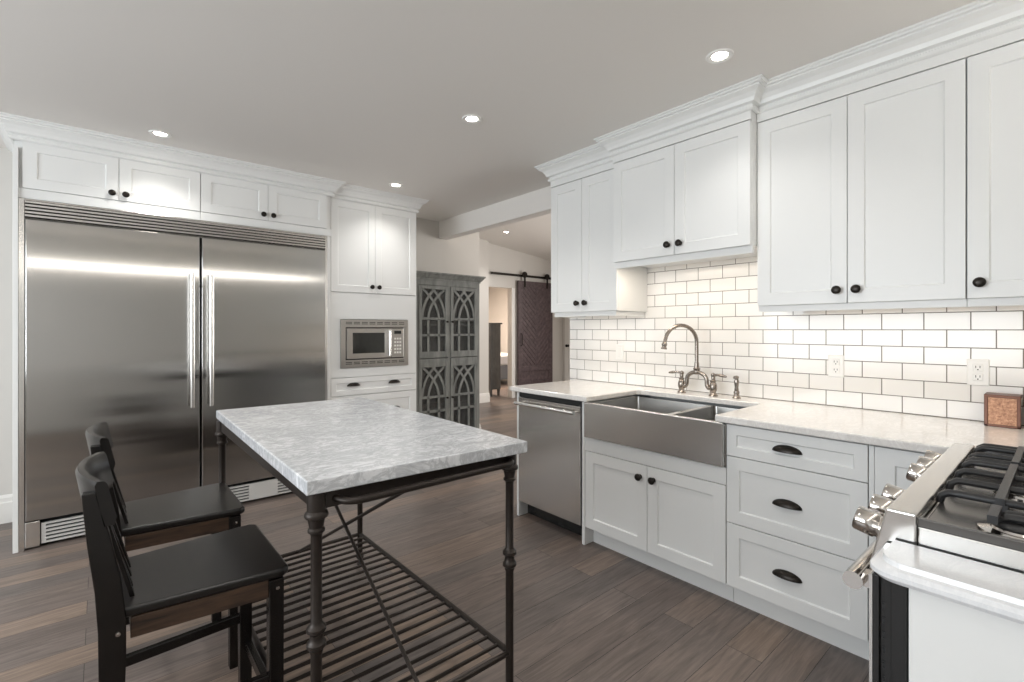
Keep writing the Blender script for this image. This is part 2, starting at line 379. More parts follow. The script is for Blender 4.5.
window('unseen_window_2', False, 1.6, 4.4, .85, 2.55, 7.40, .09)
# casing of the opening beside the barn door
mb = MB(); mb.box(5.978, 6.06, YW-.015, YW-.001, 0, 2.11)
struct('trim_2', mb, 'trimw', bevel=.004)
struct('wall_hall_return', MB().box(5.0, 5.35, YW-.10, YW, 0, 3.3), 'wall')
baseboard('baseboard_hall', [(5.0, YW-.10), (5.35, YW-.10), (5.35, YW)], -1, .17)
# bedroom behind the opening
mb = MB(); mb.box(4.6, 9.0, 11.6, 11.7, 0, 2.8); mb.box(4.5, 4.6, YW+.12, 11.7, 0, 2.8); mb.box(8.9, 9.0, YW+.12, 11.7, 0, 2.8)
struct('wall_bedroom', mb, 'wall')
struct('ceiling_bedroom', MB().box(4.5, 9.0, YW+.12, 11.7, 2.6, 2.68), 'ceil')

# ================================================================ refrigerator pair in its surround
YF = 4.068; YP = 4.11
CROWN = [(0, 2.440), (.010, 2.440), (.018, 2.447), (.018, 2.459), (.008, 2.466), (.008, 2.472), (.026, 2.478), (.032, 2.496), (.046, 2.516), (.068, 2.530), (.068, 2.537), (.080, 2.540), (.080, 2.549), (.090, 2.552), (.090, CEIL), (0, CEIL)]
fr = thing('refrigerator', 'wide built-in stainless steel refrigerator and freezer pair with two tall bar handles', 'refrigerator', (0, YF, 0))
MB().box(-.345, 1.435, .06, YB-YF-.02, .02, 2.09).build('body', 'black_matte', fr)
MB().box(-.372, -.346, -.012, .1, 0, 2.10).box(1.424, 1.442, -.004, .1, 0, 2.10).box(-.346, 1.424, -.012, .1, 2.090, 2.10).build('trim_frame', 'steel_bar', fr, bevel=.002)
mb = MB(); mb.box(-.345, 1.423, .045, .06, 1.985, 2.09)
for k in range(5):
    z = 1.990 + k*.0205
    mb.prism([(.004, z), (-.010, z+.005), (-.012, z+.016), (.03, z+.016), (.03, z)], 'x', -.344, 1.422)
mb.build('top_grille', 'steel_bar', fr)
for a, b, hx in ((-.343, .535, .485), (.548, 1.422, .599)):
    d = MB().box(a, b, -.022, .055, .172, 1.978).build('door', 'steel', fr, bevel=.006, seg=3)
    h = MB(); h.tube([(hx, -.075, .785), (hx, -.075, 1.705)], .0155, 16)
    for zz in (.86, 1.63): h.tube([(hx, -.022, zz), (hx, -.075, zz)], .009, 10)
    for zz in (.781, 1.709): h.lathe([(.0158, -.006), (.0158, .006)], (hx, -.075, zz), (0, 0, 1), 16)
    h.build('handle', 'steel_bar', d, smooth=True)
for a, b in ((-.275, .53), (.55, 1.36)):
    c = (a+b)/2; k = MB()
    for p, q in ((a, c-.10), (c+.10, b)):
        for i in range(6): k.box(p, q, -.004, .012, .022+i*.0225, .0335+i*.0225)
        k.box(p, p+.02, -.003, .012, .022, .146) if p == a else k.box(q-.02, q, -.003, .012, .022, .146)
    k.box(c-.10, c+.10, -.005, .012, .022, .146)
    k.build('kick_grille', 'kick', fr)
for a, b in ((-.345, -.28), (1.365, 1.424)): MB().box(a, b, -.012, .05, .012, .165).build('foot_cover', 'steel_bar', fr, bevel=.003)
ep = tag(MB().box(-.395, -.372, YF-.015, YB, 0, 2.40).build('end_panel', 'cab', bevel=.0015), 'tall white end panel closing the left side of the steel refrigerator', 'panel')
# cabinets above it
def over_cab(label, x0, xm, x1, edge_l=0.0, edge_r=0.0):
    t = thing('wall_cabinet', label, 'cabinet', (x0, YF, 2.10), 0, None)
    w = x1-x0
    MB().box(-edge_l, w+edge_r, .02, YB-YF, 0.004, .455).build('carcass', 'cab', t)
    MB().box(-edge_l, w+edge_r, 0, .02, .004, .062).box(-edge_l, w+edge_r, -.008, .02, .3545, .455).build('face_frame', 'cab', t)
    for a, b, kx in ((0.0015, xm-x0-.0015, xm-x0-.035), (xm-x0+.0015, w-.0015, xm-x0+.035)):
        d = MB().shaker(a, b, .065, .350, -.004, .022, .062).build('door', 'cab', t, bevel=.0012)
        knob(d, kx, .105, -.004)
    return t
over_cab('two-door white cabinet above the left steel fridge door', -.357, .0895, .5405, .036, 0)
over_cab('two-door white cabinet above the right steel fridge door', .5425, .986, 1.440, 0, .034)
# white filler right of the fridge
tag(MB().box(1.443, 1.461, YF, YB, 0, 2.10).build('end_panel', 'cab', bevel=.0015), 'narrow white upright panel between steel fridge and microwave cabinet', 'panel')
struct('trim_3', MB().sweep([(-.395, YB), (-.395, YF-.004), (1.476, YF-.004), (1.476, YP+.06)], CROWN, -1), 'cab')
# ================================================================ pantry cabinet with microwave
YP = 4.11
pc = thing('pantry_cabinet', 'tall white pantry cabinet with a microwave built into its middle', 'cabinet', (1.462, YP, 0))
PW = 2.306-1.462; SP = 1.885-1.462
mb = MB(); mb.box(0, PW, .02, YB-YP, .09, .96); mb.box(0, PW, .02, YB-YP, 1.43, 2.46); mb.box(0, .07, .02, YB-YP, .96, 1.43); mb.box(PW-.07, PW, .02, YB-YP, .96, 1.43); mb.box(.07, PW-.07, .5, YB-YP, .96, 1.43)
mb.box(0, PW, .06, YB-YP, 0, .09)
mb.build('carcass', 'cab', pc)
MB().box(0, .024, 0, .02, .09, 2.46).box(PW-.008, PW, 0, .02, .09, 2.46).box(0, PW, -.006, .02, 2.4425, 2.50).build('face_frame', 'cab', pc)
for a, b, kx in ((.026, SP-.0015, SP-.034), (SP+.0015, PW-.010, SP+.034)):
    d = MB().shaker(a, b, 1.644, 2.438, -.004, .022, .06).build('door', 'cab', pc, bevel=.0012); knob(d, kx, 1.70, -.004)
mb = MB(); mb.box(.026, PW-.010, 0, .02, 1.41, 1.638); mb.box(.026, PW-.010, 0, .02, .904, .98); mb.box(.026, .112, 0, .02, .98, 1.41); mb.box(PW-.098, PW-.010, 0, .02, .98, 1.41)
mb.build('front_panel', 'cab', pc)
for z0, z1 in ((.744, .898), (.42, .738), (.095, .414)):
    d = MB().shaker(.026, PW-.010, z0, z1, -.004, .022, .045 if z1 > .8 else .058).build('drawer', 'cab', pc, bevel=.0012)
    for x in (.225, .615): cup(d, x, (z0+z1)/2+.012, -.004 if z1 < .8 else .002)
struct('trim_4', MB().sweep([(1.478, YP), (2.306, YP), (2.306, YB)], CROWN, -1), 'cab')
mw = thing('microwave', 'built-in stainless microwave with slotted trim frame in white pantry cabinet', 'microwave', (1.567, YP, .982))
MWW, MWH = .648, .425
mb = MB(); mb.box(0, MWW, -.012, 0, 0, .07); mb.box(0, MWW, -.012, 0, MWH-.07, MWH); mb.box(0, .045, -.012, 0, .07, MWH-.07); mb.box(MWW-.045, MWW, -.012, 0, .07, MWH-.07)
f = mb.build('trim_frame', 'steel_dark', mw, bevel=.002)
for zr in (.040, MWH-.034):
    mb = MB()
    for i in range(8):
        x = .045 + i*.072
        for dz in (-.008, .006): mb.box(x, x+.055, -.0135, -.011, zr+dz, zr+dz+.006)
    mb.build('vent_slots', 'dark_slot', f)
b = MB().box(.045, MWW-.045, .002, .40, .07, MWH-.07).build('body', 'black', mw)
d = MB().box(.052, .47, -.016, .002, .078, MWH-.078).build('door', 'steel_dark', mw, bevel=.003)
MB().box(.105, .405, -.0175, -.014, .125, MWH-.118).build('door_glass', 'display', d, bevel=.002)
MB().tube([(.443, -.045, .10), (.443, -.045, MWH-.10)], .011, 12).box(.436, .450, -.045, -.014, .105, .125).box(.436, .450, -.045, -.014, MWH-.125, MWH-.105).build('handle', 'steel_bar', d, smooth=True)
cp = MB().box(.475, MWW-.052, -.016, .002, .078, MWH-.078).build('control_panel', 'steel_dark', mw, bevel=.003)
MB().box(.50, .57, -.0172, -.015, .295, .325).build('display', 'display', cp)
mb = MB()
for i in range(5):
    for j in range(3): mb.box(.50+j*.026, .518+j*.026, -.0172, -.015, .115+i*.032, .132+i*.032)
mb.build('keypad', 'plastic', cp)

# ================================================================ grey arch-front cupboard
YG = 4.30
gc = thing('cupboard', 'weathered grey cupboard with gothic arch fretwork doors beside white pantry', 'cupboard', (2.405, YG, 0))
GW = .80
mb = MB(); mb.box(0, .03, .02, .42, .10, 1.84); mb.box(GW-.03, GW, .02, .42, .10, 1.84); mb.box(.03, GW-.03, .02, .40, .10, .14); mb.box(.03, GW-.03, .02, .40, 1.80, 1.84)
mb.build('carcass', 'grey', gc, bevel=.002)
MB().box(.03, GW-.03, .40, .42, .10, 1.84).build('back_panel', 'greyin', gc)
for z in (.46, .98, 1.36): MB().box(.03, GW-.03, .06, .40, z, z+.025).build('shelf', 'greyin', gc)
mb = MB(); mb.box(0, .035, 0, .02, .10, 1.84); mb.box(GW-.035, GW, 0, .02, .10, 1.84); mb.box(.035, GW-.035, 0, .02, 1.775, 1.84); mb.box(.035, GW-.035, 0, .02, .10, .15); mb.box(.385, .415, 0, .02, .15, 1.775)
mb.build('face_frame', 'grey', gc, bevel=.002)
MB().sweep([(0, .42), (0, 0), (GW, 0), (GW, .42)], [(-.02, 1.83), (.008, 1.83), (.010, 1.845), (.022, 1.855), (.042, 1.885), (.050, 1.89), (.050, 1.905), (-.02, 1.905)], -1).box(0, GW, 0, .42, 1.84, 1.90).build('crown', 'grey', gc)
MB().sweep([(0, .42), (0, 0), (GW, 0), (GW, .42)], [(-.02, .02), (.015, .02), (.015, .085), (.006, .10), (-.02, .10)], -1).build('plinth', 'grey', gc)
def fret(x0, x1, z0, z1, zt, zb1, zb2, zbot, kx, kz):
    """door frame, two rails, two uprights and crossing lancet arcs as one fretwork"""
    mb = MB(); s = .034; yf, yb = -.006, .014
    mb.box(x0, x0+s, yf, yb, z0, z1); mb.box(x1-s, x1, yf, yb, z0, z1); mb.box(x0+s, x1-s, yf, yb, zt, z1); mb.box(x0+s, x1-s, yf, yb, z0, zbot)
    d = mb.build('door', 'grey', gc, bevel=.0015)
    L, R = x0+s, x1-s; w = R-L; m1, m2 = L+w*.27, L+w*.73; f = MB(); b = .025; y0, y1 = -.002, .010
    for z in (zb1, zb2): f.box(L, R, y0, y1, z-b/2, z+b/2)
    for x in (m1, m2): f.box(x-b/2, x+b/2, y0, y1, zbot, zb1)
    h = zt-zb1
    def ribbon(p0, p1, p2):
        P = bez(p0, p1, p2, 12); A = []; B = []
        for i, (x, z) in enumerate(P):
            q = Vector(P[min(i+1, 12)]) - Vector(P[max(i-1, 0)]); q.normalize(); nn = Vector((-q.y, q.x))*b/2
            A.append((x+nn.x, z+nn.y)); B.append((x-nn.x, z-nn.y))
        f.prism(A + B[::-1], 'y', y0+.001*random.random(), y1)
    ribbon((m1, zb1), (m1+w*.05, zb1+h*.55), (R-w*.04, zt-.004)); ribbon((m2, zb1), (m2-w*.05, zb1+h*.55), (L+w*.04, zt-.004))
    ribbon((L+.004, zb1), (L+.008, zb1+h*.62), (L+w*.56, zt)); ribbon((R-.004, zb1), (R-.008, zb1+h*.62), (R-w*.56, zt))
    f.build('fretwork', 'grey', d)
    MB().box(L, R, .011, .013, zbot, zt).build('glass', 'cglass', d)
    MB().lathe([(.008, 0), (.005, .008), (.011, .014), (.011, .019), (0, .022)], (kx, yf, kz), (0, -1, 0), 12).build('knob', 'bronze', d, smooth=True)
for x0, x1, kx in ((.037, .383, .368), (.417, .763, .432)):
    fret(x0, x1, 1.025, 1.772, 1.735, 1.43, 1.26, 1.09, kx, 1.40)
    fret(x0, x1, .155, 1.018, .93, .62, .47, .24, kx, .60)

# ================================================================ base cabinets along the sink wall (local x runs towards the camera)
SR = -PI/2; XF = 2.25
def sthing(name, label, cat, y, z=0, x=XF, group=None): return thing(name, label, cat, (x, y, z), SR, group)
tag(MB().box(XF-.004, WX-.02, 2.548, 2.570, 0, .873).build('end_panel', 'cab', bevel=.0015), 'white end panel at the far end of the sink run, left of dishwasher', 'panel')
tag(MB().box(XF-.004, WX-.02, 1.940, 1.962, 0, .873).build('end_panel', 'cab', bevel=.0015), 'slim white panel between the dishwasher and the sink cabinet', 'panel')
dw = sthing('dishwasher', 'stainless steel dishwasher with long bar handle under the white counter', 'dishwasher', 2.546)
DWW = .580
MB().box(.004, DWW-.004, .02, .58, .10, .845).build('body', 'black_matte', dw)
MB().box(.004, DWW-.004, .075, .095, .005, .10).build('kick_plate', 'black', dw)
d = MB().box(.003, DWW-.003, -.012, .02, .112, .843).build('door', 'steel_apron', dw, bevel=.003)
h = MB().tube([(.012, -.052, .806), (DWW-.02, -.052, .806)], .013, 12)
for x in (.035, DWW-.043): h.tube([(x, -.012, .806), (x, -.052, .806)], .007, 8)
h.build('handle', 'steel_bar', d, smooth=True)
MB().box(.003, DWW-.003, .0, .02, .845, .876).build('gap_strip', 'black_matte', dw)
# sink cabinet
sc = sthing('sink_cabinet', 'two-door white base cabinet below the stainless farmhouse sink', 'cabinet', 1.938)
SW = 1.938-1.068; SM = 1.938-1.500
mb = MB(); mb.box(0, .018, .02, .68, .10, .87); mb.box(SW-.018, SW, .02, .68, .10, .87); mb.box(.018, SW-.018, .02, .68, .10, .118); mb.box(.018, SW-.018, .66, .68, .118, .87)
mb.build('carcass', 'cab', sc)
MB().box(0, SW, 0, .02, .582, .664).build('front_rail', 'cab', sc)
MB().box(0, SW, .075, .09, 0, .105).build('toe_kick', 'cab', sc)
for a, b, kx in ((.0015, SM-.0015, SM-.044), (SM+.0015, SW-.0015, SM+.040)):
    d = MB().shaker(a, b, .113, .578, -.002, .022, .062).build('door', 'cab', sc, bevel=.0012); knob(d, kx, .512, -.002)
# drawers
dc = sthing('drawer_cabinet', 'white three-drawer base cabinet right of the sink with dark cup pulls', 'cabinet', 1.066)
DW = 1.066-.513
MB().box(0, DW, .02, .68, .10, .874).build('carcass', 'cab', dc)
MB().box(0, DW, .075, .09, 0, .105).build('toe_kick', 'cab', dc)
for z0, z1, fr_ in ((.727, .872, .045), (.413, .723, .058), (.113, .409, .058)):
    d = MB().shaker(.0015, DW-.0015, z0, z1, -.002, .022, fr_).build('drawer', 'cab', dc, bevel=.0012)
    cup(d, DW*.475, (z0+z1)/2 + (.0 if z1 > .8 else -.004), -.002+.006)
# corner cabinet
cc = sthing('corner_cabinet', 'white corner base cabinet half hidden behind the range control knobs', 'cabinet', .511)
CW = .511+.43
MB().box(0, CW, .02, .68, .10, .874).build('carcass', 'cab', cc)
MB().box(0, CW, .075, .09, 0, .105).build('toe_kick', 'cab', cc)
MB().box(0, .016, 0, .02, .113, .872).build('face_frame', 'cab', cc)
d = MB().shaker(.018, .33, .113, .872, -.002, .022, .062).build('door', 'cab', cc, bevel=.0012); knob(d, .30, .80, -.002)
MB().box(.333, CW, 0, .02, .113, .872).build('filler', 'cab', cc)
# countertop with the cut-out for the sink
YS0, YS1, XSB = 1.905, 1.110, 2.755
ct = MB(); r = .0
out = [(2.222, 2.622), (2.222, YS0), (XSB-.02, YS0), (XSB, YS0-.02), (XSB, YS1+.02), (XSB-.02, YS1), (2.222, YS1), (2.222, -.42), (WX-.001, -.42), (WX-.001, 2.622)]
ct.prism(out, 'z', .880, .913)
o = ct.build('countertop', 'counter', bevel=.006, seg=3); tag(o, 'long white stone countertop with ogee edge along the tiled wall', 'countertop')
# farmhouse sink
sk = sthing('sink', 'stainless farmhouse sink with deep apron and two bowls', 'sink', 1.930, 0, 2.226)
KW = .864; KD = .545; zt, zb = .879, .668; dv = 1.930-1.385
mb = MB(); mb.box(.003, KW-.005, -.004, .022, zb, zt)
ap = mb.build('apron', 'steel_apron', sk, bevel=.005, seg=3)
mb = MB()
for a, b in ((.018, dv-.012), (dv+.012, KW-.03)):
    f0, f1 = .030, KD-.02; zf = .70; i = .02
    T = [(a, f0), (b, f0), (b, f1), (a, f1)]; Bm = [(a+i, f0+i), (b-i, f0+i), (b-i, f1-i), (a+i, f1-i)]
    tv = [mb.bm.verts.new((x, y, zt-.012)) for x, y in T]; bv = [mb.bm.verts.new((x, y, zf)) for x, y in Bm]
    for k in range(4): mb.face([tv[k], tv[(k+1) % 4], bv[(k+1) % 4], bv[k]])
    mb.face(bv)
mb.build('bowls', 'steel_sink', sk, bevel=.012, seg=3)
mb = MB(); mb.box(.003, .018, .022, KD, zb, zt-.012); mb.box(KW-.03, KW-.003, .022, KD, zb, zt-.012); mb.box(.018, KW-.03, KD-.02, KD, zb, zt-.012); mb.box(dv-.012, dv+.012, .026, KD-.02, zb+.04, zt-.006); mb.box(.018, KW-.03, .022, .030, zb, zt-.002)
mb.build('rim', 'steel_bar', sk, bevel=.003)
for x in (.27, .70):
    MB().lathe([(.0, .0), (.03, .001), (.043, .004), (.045, .008), (.03, .010), (0, .010)], (x, .30, .701), (0, 0, 1), 20).build('drain', 'chrome', sk, smooth=True)
# bridge faucet
fc = sthing('faucet', 'antique nickel bridge faucet with tall gooseneck and two levers behind the sink', 'faucet', 1.531, .913, 2.838)
HS = .105
base = [(.027, 0), (.027, .006), (.020, .012), (.016, .022), (.019, .030), (.022, .042), (.0225, .060), (.019, .075), (.014, .083), (.017, .088), (.017, .094), (.011, .099), (.012, .112), (.010, .122), (0, .124)]
for s_ in (-1, 1): MB().lathe(base, (s_*HS, 0, 0), (0, 0, 1), 18).build('valve_body', 'nickel', fc, smooth=True)
mb = MB()
for s_ in (-1, 1):
    P = bez((s_*HS, -.004, .050), (s_*.062, -.004, .030), (s_*.066, -.004, .085), 8) + bez((s_*.066, -.004, .085), (s_*.066, -.004, .132), (0, -.004, .140), 8)[1:]
    mb.tube(P, .0125, 12)
    mb.lathe([(.016, -.006), (.0175, 0), (.016, .006)], (s_*.075, -.004, .052), (s_*1, 0, .2), 14)
mb.lathe([(.012, .125), (.019, .132), (.020, .142), (.017, .150), (.021, .157), (.021, .164), (.015, .170), (.0135, .20)], (0, -.004, 0), (0, 0, 1), 18)
mb.build('bridge', 'nickel', fc, smooth=True)
ra = .107
sw = math.radians(30); dx_, dy_ = -math.sin(sw), -math.cos(sw)      # the spout is swung towards the dishwasher side
P = [(0, -.004, .16), (0, -.004, .25), (0, -.004, .325)] + [(dx_*q, -.004+dy_*q, .325+ra*math.sin(t)) for t, q in ((t, ra-ra*math.cos(t)) for t in (PI*k/16 for k in range(1, 16)))] + [(dx_*(2*ra+.006), -.004+dy_*(2*ra+.006), .312)]
mb = MB().tube(P, .0115, 14).lathe([(.0115, 0), (.016, .006), (.0165, .016), (.0135, .022), (.0135, .028), (.018, .034), (.018, .042), (.012, .043)], (dx_*.2175, -.004+dy_*.2175, .326), (dx_*.12, dy_*.12, -1), 14)
mb.build('spout', 'nickel', fc, smooth=True)
for s_ in (-1, 1):
    l = MB().tube([(s_*HS, 0, .128), (s_*(HS+.03), -.004, .131), (s_*(HS+.06), -.008, .128), (s_*(HS+.085), -.010, .124)], [.008, .0075, .010, .006], 10)
    l.lathe([(.012, .118), (.015, .124), (.014, .134), (.006, .140), (0, .142)], (s_*HS, 0, 0), (0, 0, 1), 14)
    l.build('lever', 'nickel', fc, smooth=True)
sp = sthing('side_sprayer', 'short antique nickel hand sprayer standing right of the faucet', 'sprayer', 1.290, .913, 2.85)
MB().lathe([(.024, 0), (.024, .005), (.018, .010), (.014, .025), (.017, .034), (.014, .044), (0, .046)], (0, 0, 0), (0, 0, 1), 16).build('base', 'nickel', sp, smooth=True)
MB().lathe([(.011, .044), (.0125, .05), (.010, .065), (.013, .085), (.0145, .10), (.010, .112), (.012, .118), (.013, .128), (.007, .133), (0, .134)], (0, 0, 0), (0, 0, 1), 16).tube([(0, -.005, .118), (0, -.026, .124)], [.008, .0095], 10).build('spray_head', 'nickel', sp, smooth=True)
# outlets on the tile
def outlet(y, z, label, switch=False):
    t = thing('wall_outlet' if not switch else 'light_switch', label, 'outlet' if not switch else 'switch', (WX, y, z), SR)
    MB().box(-.036, .036, -.006, 0, -.058, .058).build('cover_plate', 'plastic', t, bevel=.003)
    if switch:
        MB().box(-.017, .017, -.010, -.005, -.034, .034).build('rocker', 'plastic', t, bevel=.002)
    else:
        for dz in (-.021, .021):
            s_ = MB().box(-.0165, .0165, -.009, -.005, dz-.0165, dz+.0165).build('socket', 'plastic', t, bevel=.004)
            MB().box(-.008, -.0055, -.0096, -.008, dz-.002, dz+.008).box(.0055, .008, -.0096, -.008, dz-.002, dz+.008).lathe([(.0028, -.0015), (.0028, .0006)], (0, -.009, dz-.009), (0, -1, 0), 8).build('slots', 'dark_slot', s_)
    return t
outlet(.812, 1.126, 'white double outlet on the tile under the two-door wall cabinet')
outlet(.272, 1.130, 'white double outlet on the tile above the copper box')
outlet(2.203, 1.150, 'white rocker switch on the tile left of the faucet', True)
# copper box
bx = thing('decorative_box', 'square embossed copper box on the counter against the white tile', 'box', (2.84, .190, .913), SR)
MB().box(-.048, .048, 0, .09, .004, .126).build('body', 'copper', bx, bevel=.002)
mb = MB()
for x in (-.048, .048):
    mb.box(x-.006, x+.006, -.004, .006, 0, .134)
mb.box(-.054, .054, -.004, .006, 0, .010); mb.box(-.054, .054, -.005, .094, .122, .134)
mb.build('frame', 'copper_dark', bx, bevel=.002)
bx2 = thing('canister', 'dark copper canister at the picture edge right of the embossed box', 'canister', (2.86, .085, .913), SR)
MB().box(-.034, .05, 0, .07, 0, .125).build('body', 'copper_dark', bx2, bevel=.004)
MB().box(-.037, .053, -.003, .073, .125, .145).build('lid', 'copper_dark', bx2, bevel=.004)

# ================================================================ wall cabinets over the counter
XU = 2.60; XM = 2.525; YU0 = 2.580; YU1 = 1.966; YM1 = 1.070
def wall_cab(label, y0, y1, xf, zb, splits, knobs, rail=.03, side_l=0, side_r=0):
    t = thing('wall_cabinet', label, 'cabinet', (xf, y0, zb), SR)
    w = y0-y1; d = WX-xf-.001; H = 2.392-zb
    MB().box(0, w, .02, d, .0, 2.46-zb).build('carcass', 'cab', t, bevel=.001)
    MB().box(0, w+.0021, -.004, .02, H+.0045, 2.46-zb).build('frieze', 'cab', t)
    mb = MB(); mb.box(.02 if side_l else 0, w-.02 if side_r else w, .018, .04, -rail, 0)
    if side_l: mb.box(.02, .04, .04, d, -rail, 0)
    if side_r: mb.box(w-.04, w-.02, .04, d, -rail, 0)
    mb.build('light_rail', 'cab', t)
    e = [0] + splits + [w]
    for i, (a, b) in enumerate(zip(e, e[1:])):
        dd = MB().shaker(a+.0015, b-.0015, .002, H, -.002, .022, .062).build('door', 'cab', t, bevel=.0012)
        kx = a+.038 if knobs[i] == 'l' else b-.038
        knob(dd, kx, .062, -.002)
    return t
wall_cab('tall two-door white wall cabinet at the far end, beside the opening to the next room', YU0, YU1, XU, 1.445, [YU0-2.272], 'rl', .032, 1, 1)
wall_cab('short two-door white wall cabinet right above the faucet', 1.938, YM1+.002, XM, 1.752, [1.938-1.502], 'rl', .038, 0, 0)
wall_cab('two-door white wall cabinet right of the faucet, above the left outlet', YM1, .274, XU, 1.440, [YM1-.672], 'rl', .03)
wall_cab('white wall cabinet cut by the right picture edge, above the copper box', .272, -.43, XU, 1.440, [.40], 'lr', .03)
struct('trim_5', MB().sweep([(WX, YU0), (XU, YU0), (XU, YU1-.03)], CROWN, -1), 'cab')
struct('trim_6', MB().sweep([(WX-.2, 1.938), (XM, 1.938), (XM, YM1), (WX-.2, YM1)], CROWN, -1), 'cab')
struct('trim_7', MB().sweep([(XU, YM1), (XU, -.44)], CROWN, -1), 'cab')
# warm strips under them
def strip(label, y0, y1, x, z, power):
    t = thing('under_cabinet_light', label, 'light', (x, y0, z), SR)
    w = y0-y1
    MB().box(0, w, -.012, .012, .0, .012).build('housing', 'plastic', t)
    MB().box(.01, w-.01, -.009, .009, -.003, .0).build('lens', 'warm_strip', t)
    area('strip_glow', (x, (y0+y1)/2, z-.006), (0, 0, 0), .03, w-.02, power, (1, .88, .74))
strip('slim warm light strip under the farthest wall cabinet', 2.50, 2.05, 2.665, 1.430, .6)
strip('slim warm light strip under the short cabinet above the faucet', 1.88, 1.12, 2.60, 1.738, 2.6)
strip('slim warm light strip under the wall cabinet above the left outlet', 1.00, .32, 2.665, 1.426, .45)
strip('slim warm light strip under the wall cabinet at the right edge', .22, -.30, 2.665, 1.426, .45)

# ================================================================ range, facing the fridge wall (its front looks towards +y)
RX0, RX1, RY, RZ = 1.252, 2.15, .255, .945
rg = thing('range', 'stainless gas range with polished knobs and black grates at right edge', 'range', (RX0, RY, 0))
RW = RX1-RX0; RD = RY+.40
MB().box(0, RW, -RD, -.02, .10, .88).build('body', 'black', rg)
MB().box(.002, RW-.002, -RD, -.07, 0.0, .10).build('base', 'black', rg)
d = MB().box(.006, RW-.006, -.02, .018, .20, .79).build('oven_door', 'steel', rg, bevel=.004)
MB().box(.14, RW-.14, .0185, .020, .34, .66).build('window', 'display', d)
h = MB().tube([(.004, .060, .768), (RW-.004, .060, .768)], .0195, 18)
for x in (.025, RW-.06): h.prism([(.018, .752), (.06, .755), (.06, .781), (.018, .784)], 'x', x, x+.03)
h.build('handle', 'chrome', d, smooth=True)
MB().box(.006, RW-.006, -.02, .014, .11, .19).build('kick_drawer', 'steel', rg, bevel=.003)
# control panel: slanted front, flat top shelf
PR = [(.0, .945), (.030, .815), (.026, .800), (-.02, .800), (-.05, .84), (-.05, .945)]
cpn = MB().prism(PR, 'x', 0, RW).build('control_panel', 'steel_bar', rg, bevel=.004, seg=3)
nrm = Vector((0, .13, .03)).normalized()
for x in (.066, .190, .312, RW-.288, RW-.165, RW-.045):
    c0 = Vector((x, .0155, .878))
    k = MB().lathe([(.031, 0), (.031, .006), (.024, .008), (.024, .012), (.0275, .016), (.0275, .050), (.0255, .054), (.010, .055), (0, .055)], c0, nrm, 22)
    k.build('knob', 'chrome', rg, smooth=True, angle=50)
# cooktop
MB().box(0, RW, -RD, -.0515, .88, .922).build('cooktop', 'steel_bar', rg, bevel=.003)
mb = MB(); mb.box(.012, RW-.012, -RD+.03, -.058, .922, .926)
mb.box(0, .012, -RD, -.0515, .922, .940); mb.box(RW-.012, RW, -RD, -.0515, .922, .940); mb.box(.012, RW-.012, -RD, -RD+.03, .922, .955)
mb.build('pan', 'pan', rg, bevel=.002)
BY = (-.19, -.47)
yb_, yf_ = -RD+.045, -.060; zt_ = .953
for xs, xc in (((.092, .118), .075), ((.198, .328, .453, .573), .39), ((.625, .700, .825, .868), .74)):
    g = MB()
    y0_ = yf_ if xs[0] > .15 else -.16
    for x in xs:      # front-to-back bars whose ends curve down to the pan
        P = [(x, y0_+.002, .928), (x, y0_-.002, .944), (x, y0_-.014, zt_-.001), (x, y0_-.03, zt_), (x, yb_+.03, zt_), (x, yb_+.014, zt_-.001), (x, yb_+.002, .944), (x, yb_, .928)]
        g.tube(P, [.0075, .008, .0085, .0085, .0085, .0085, .008, .0075], 8)
    for y in (-.155, (yb_+yf_)/2, yb_+.12):
        g.bar((xs[0]-(.012 if xs[0] > .15 else .05), y, zt_+.003), (xs[-1]+.012, y, zt_+.003), .015, .015)
    for y in (-.16, yb_+.12):
        for x in (xs[0], xs[-1]): g.prism([(x-.007, zt_), (x+.007, zt_), (x+.009, .926), (x-.009, .926)], 'y', y-.007, y+.007)
    g.build('grate', 'cast', rg, smooth=True, angle=45)
    for by in BY:
        b = MB().lathe([(.062, .926), (.060, .931), (.042, .934), (.040, .938), (0, .938)], (xc+.012, by, 0), (0, 0, 1), 24).build('burner', 'chrome', rg, smooth=True)
        MB().lathe([(.034, .938), (.036, .941), (.032, .944), (0, .945)], (xc+.012, by, 0), (0, 0, 1), 22).build('burner_cap', 'cast', b, smooth=True)
# narrow marble-topped end beside the range
ms = thing('range_end_cabinet', 'narrow white end panel with marble top and black slotted strip beside range', 'cabinet', (1.126, .252, 0))
MB().box(0, .116, -.62, -.056, .0, .852).build('panel', 'cab', ms, bevel=.002)
MB().box(.004, .116, -.050, -.020, .0, .850).build('filler', 'black', ms)
mb = MB(); mb.box(.0, .006, -.054, -.030, 0, .850); mb.box(.0, .116, -.012, -.002, 0, .850); mb.box(.008, .02, -.030, -.012, 0, .85)
fl = mb.build('slotted_strip', 'black', ms, bevel=.001)
mb = MB()
for k in range(22): mb.box(.0055, .0090, -.026, -.016, .20+k*.028, .211+k*.028)
mb.build('slots', 'black_matte', fl)
MB().box(-.002, .116, -.002, .003, 0, .850).build('edge_strip', 'steel_bar', ms)
r = .045
pts = [(.118, -.62), (.118, .006)] + [(-.022+r - r*math.sin(t), .006-r + r*math.cos(t)) for t in (PI/2*k/8 for k in range(9))] + [(-.022, -.62)]
def inset(p, d): # shrink towards the range side
    return [(min(x+d, .118) if x < .117 else .118, (y-d) if y > -.61 else y) for x, y in p]
mb = MB(); lv = [(0.006, .852), (0.0, .860), (0.0, .868), (.006, .875), (.016, .877), (.018, .886)]
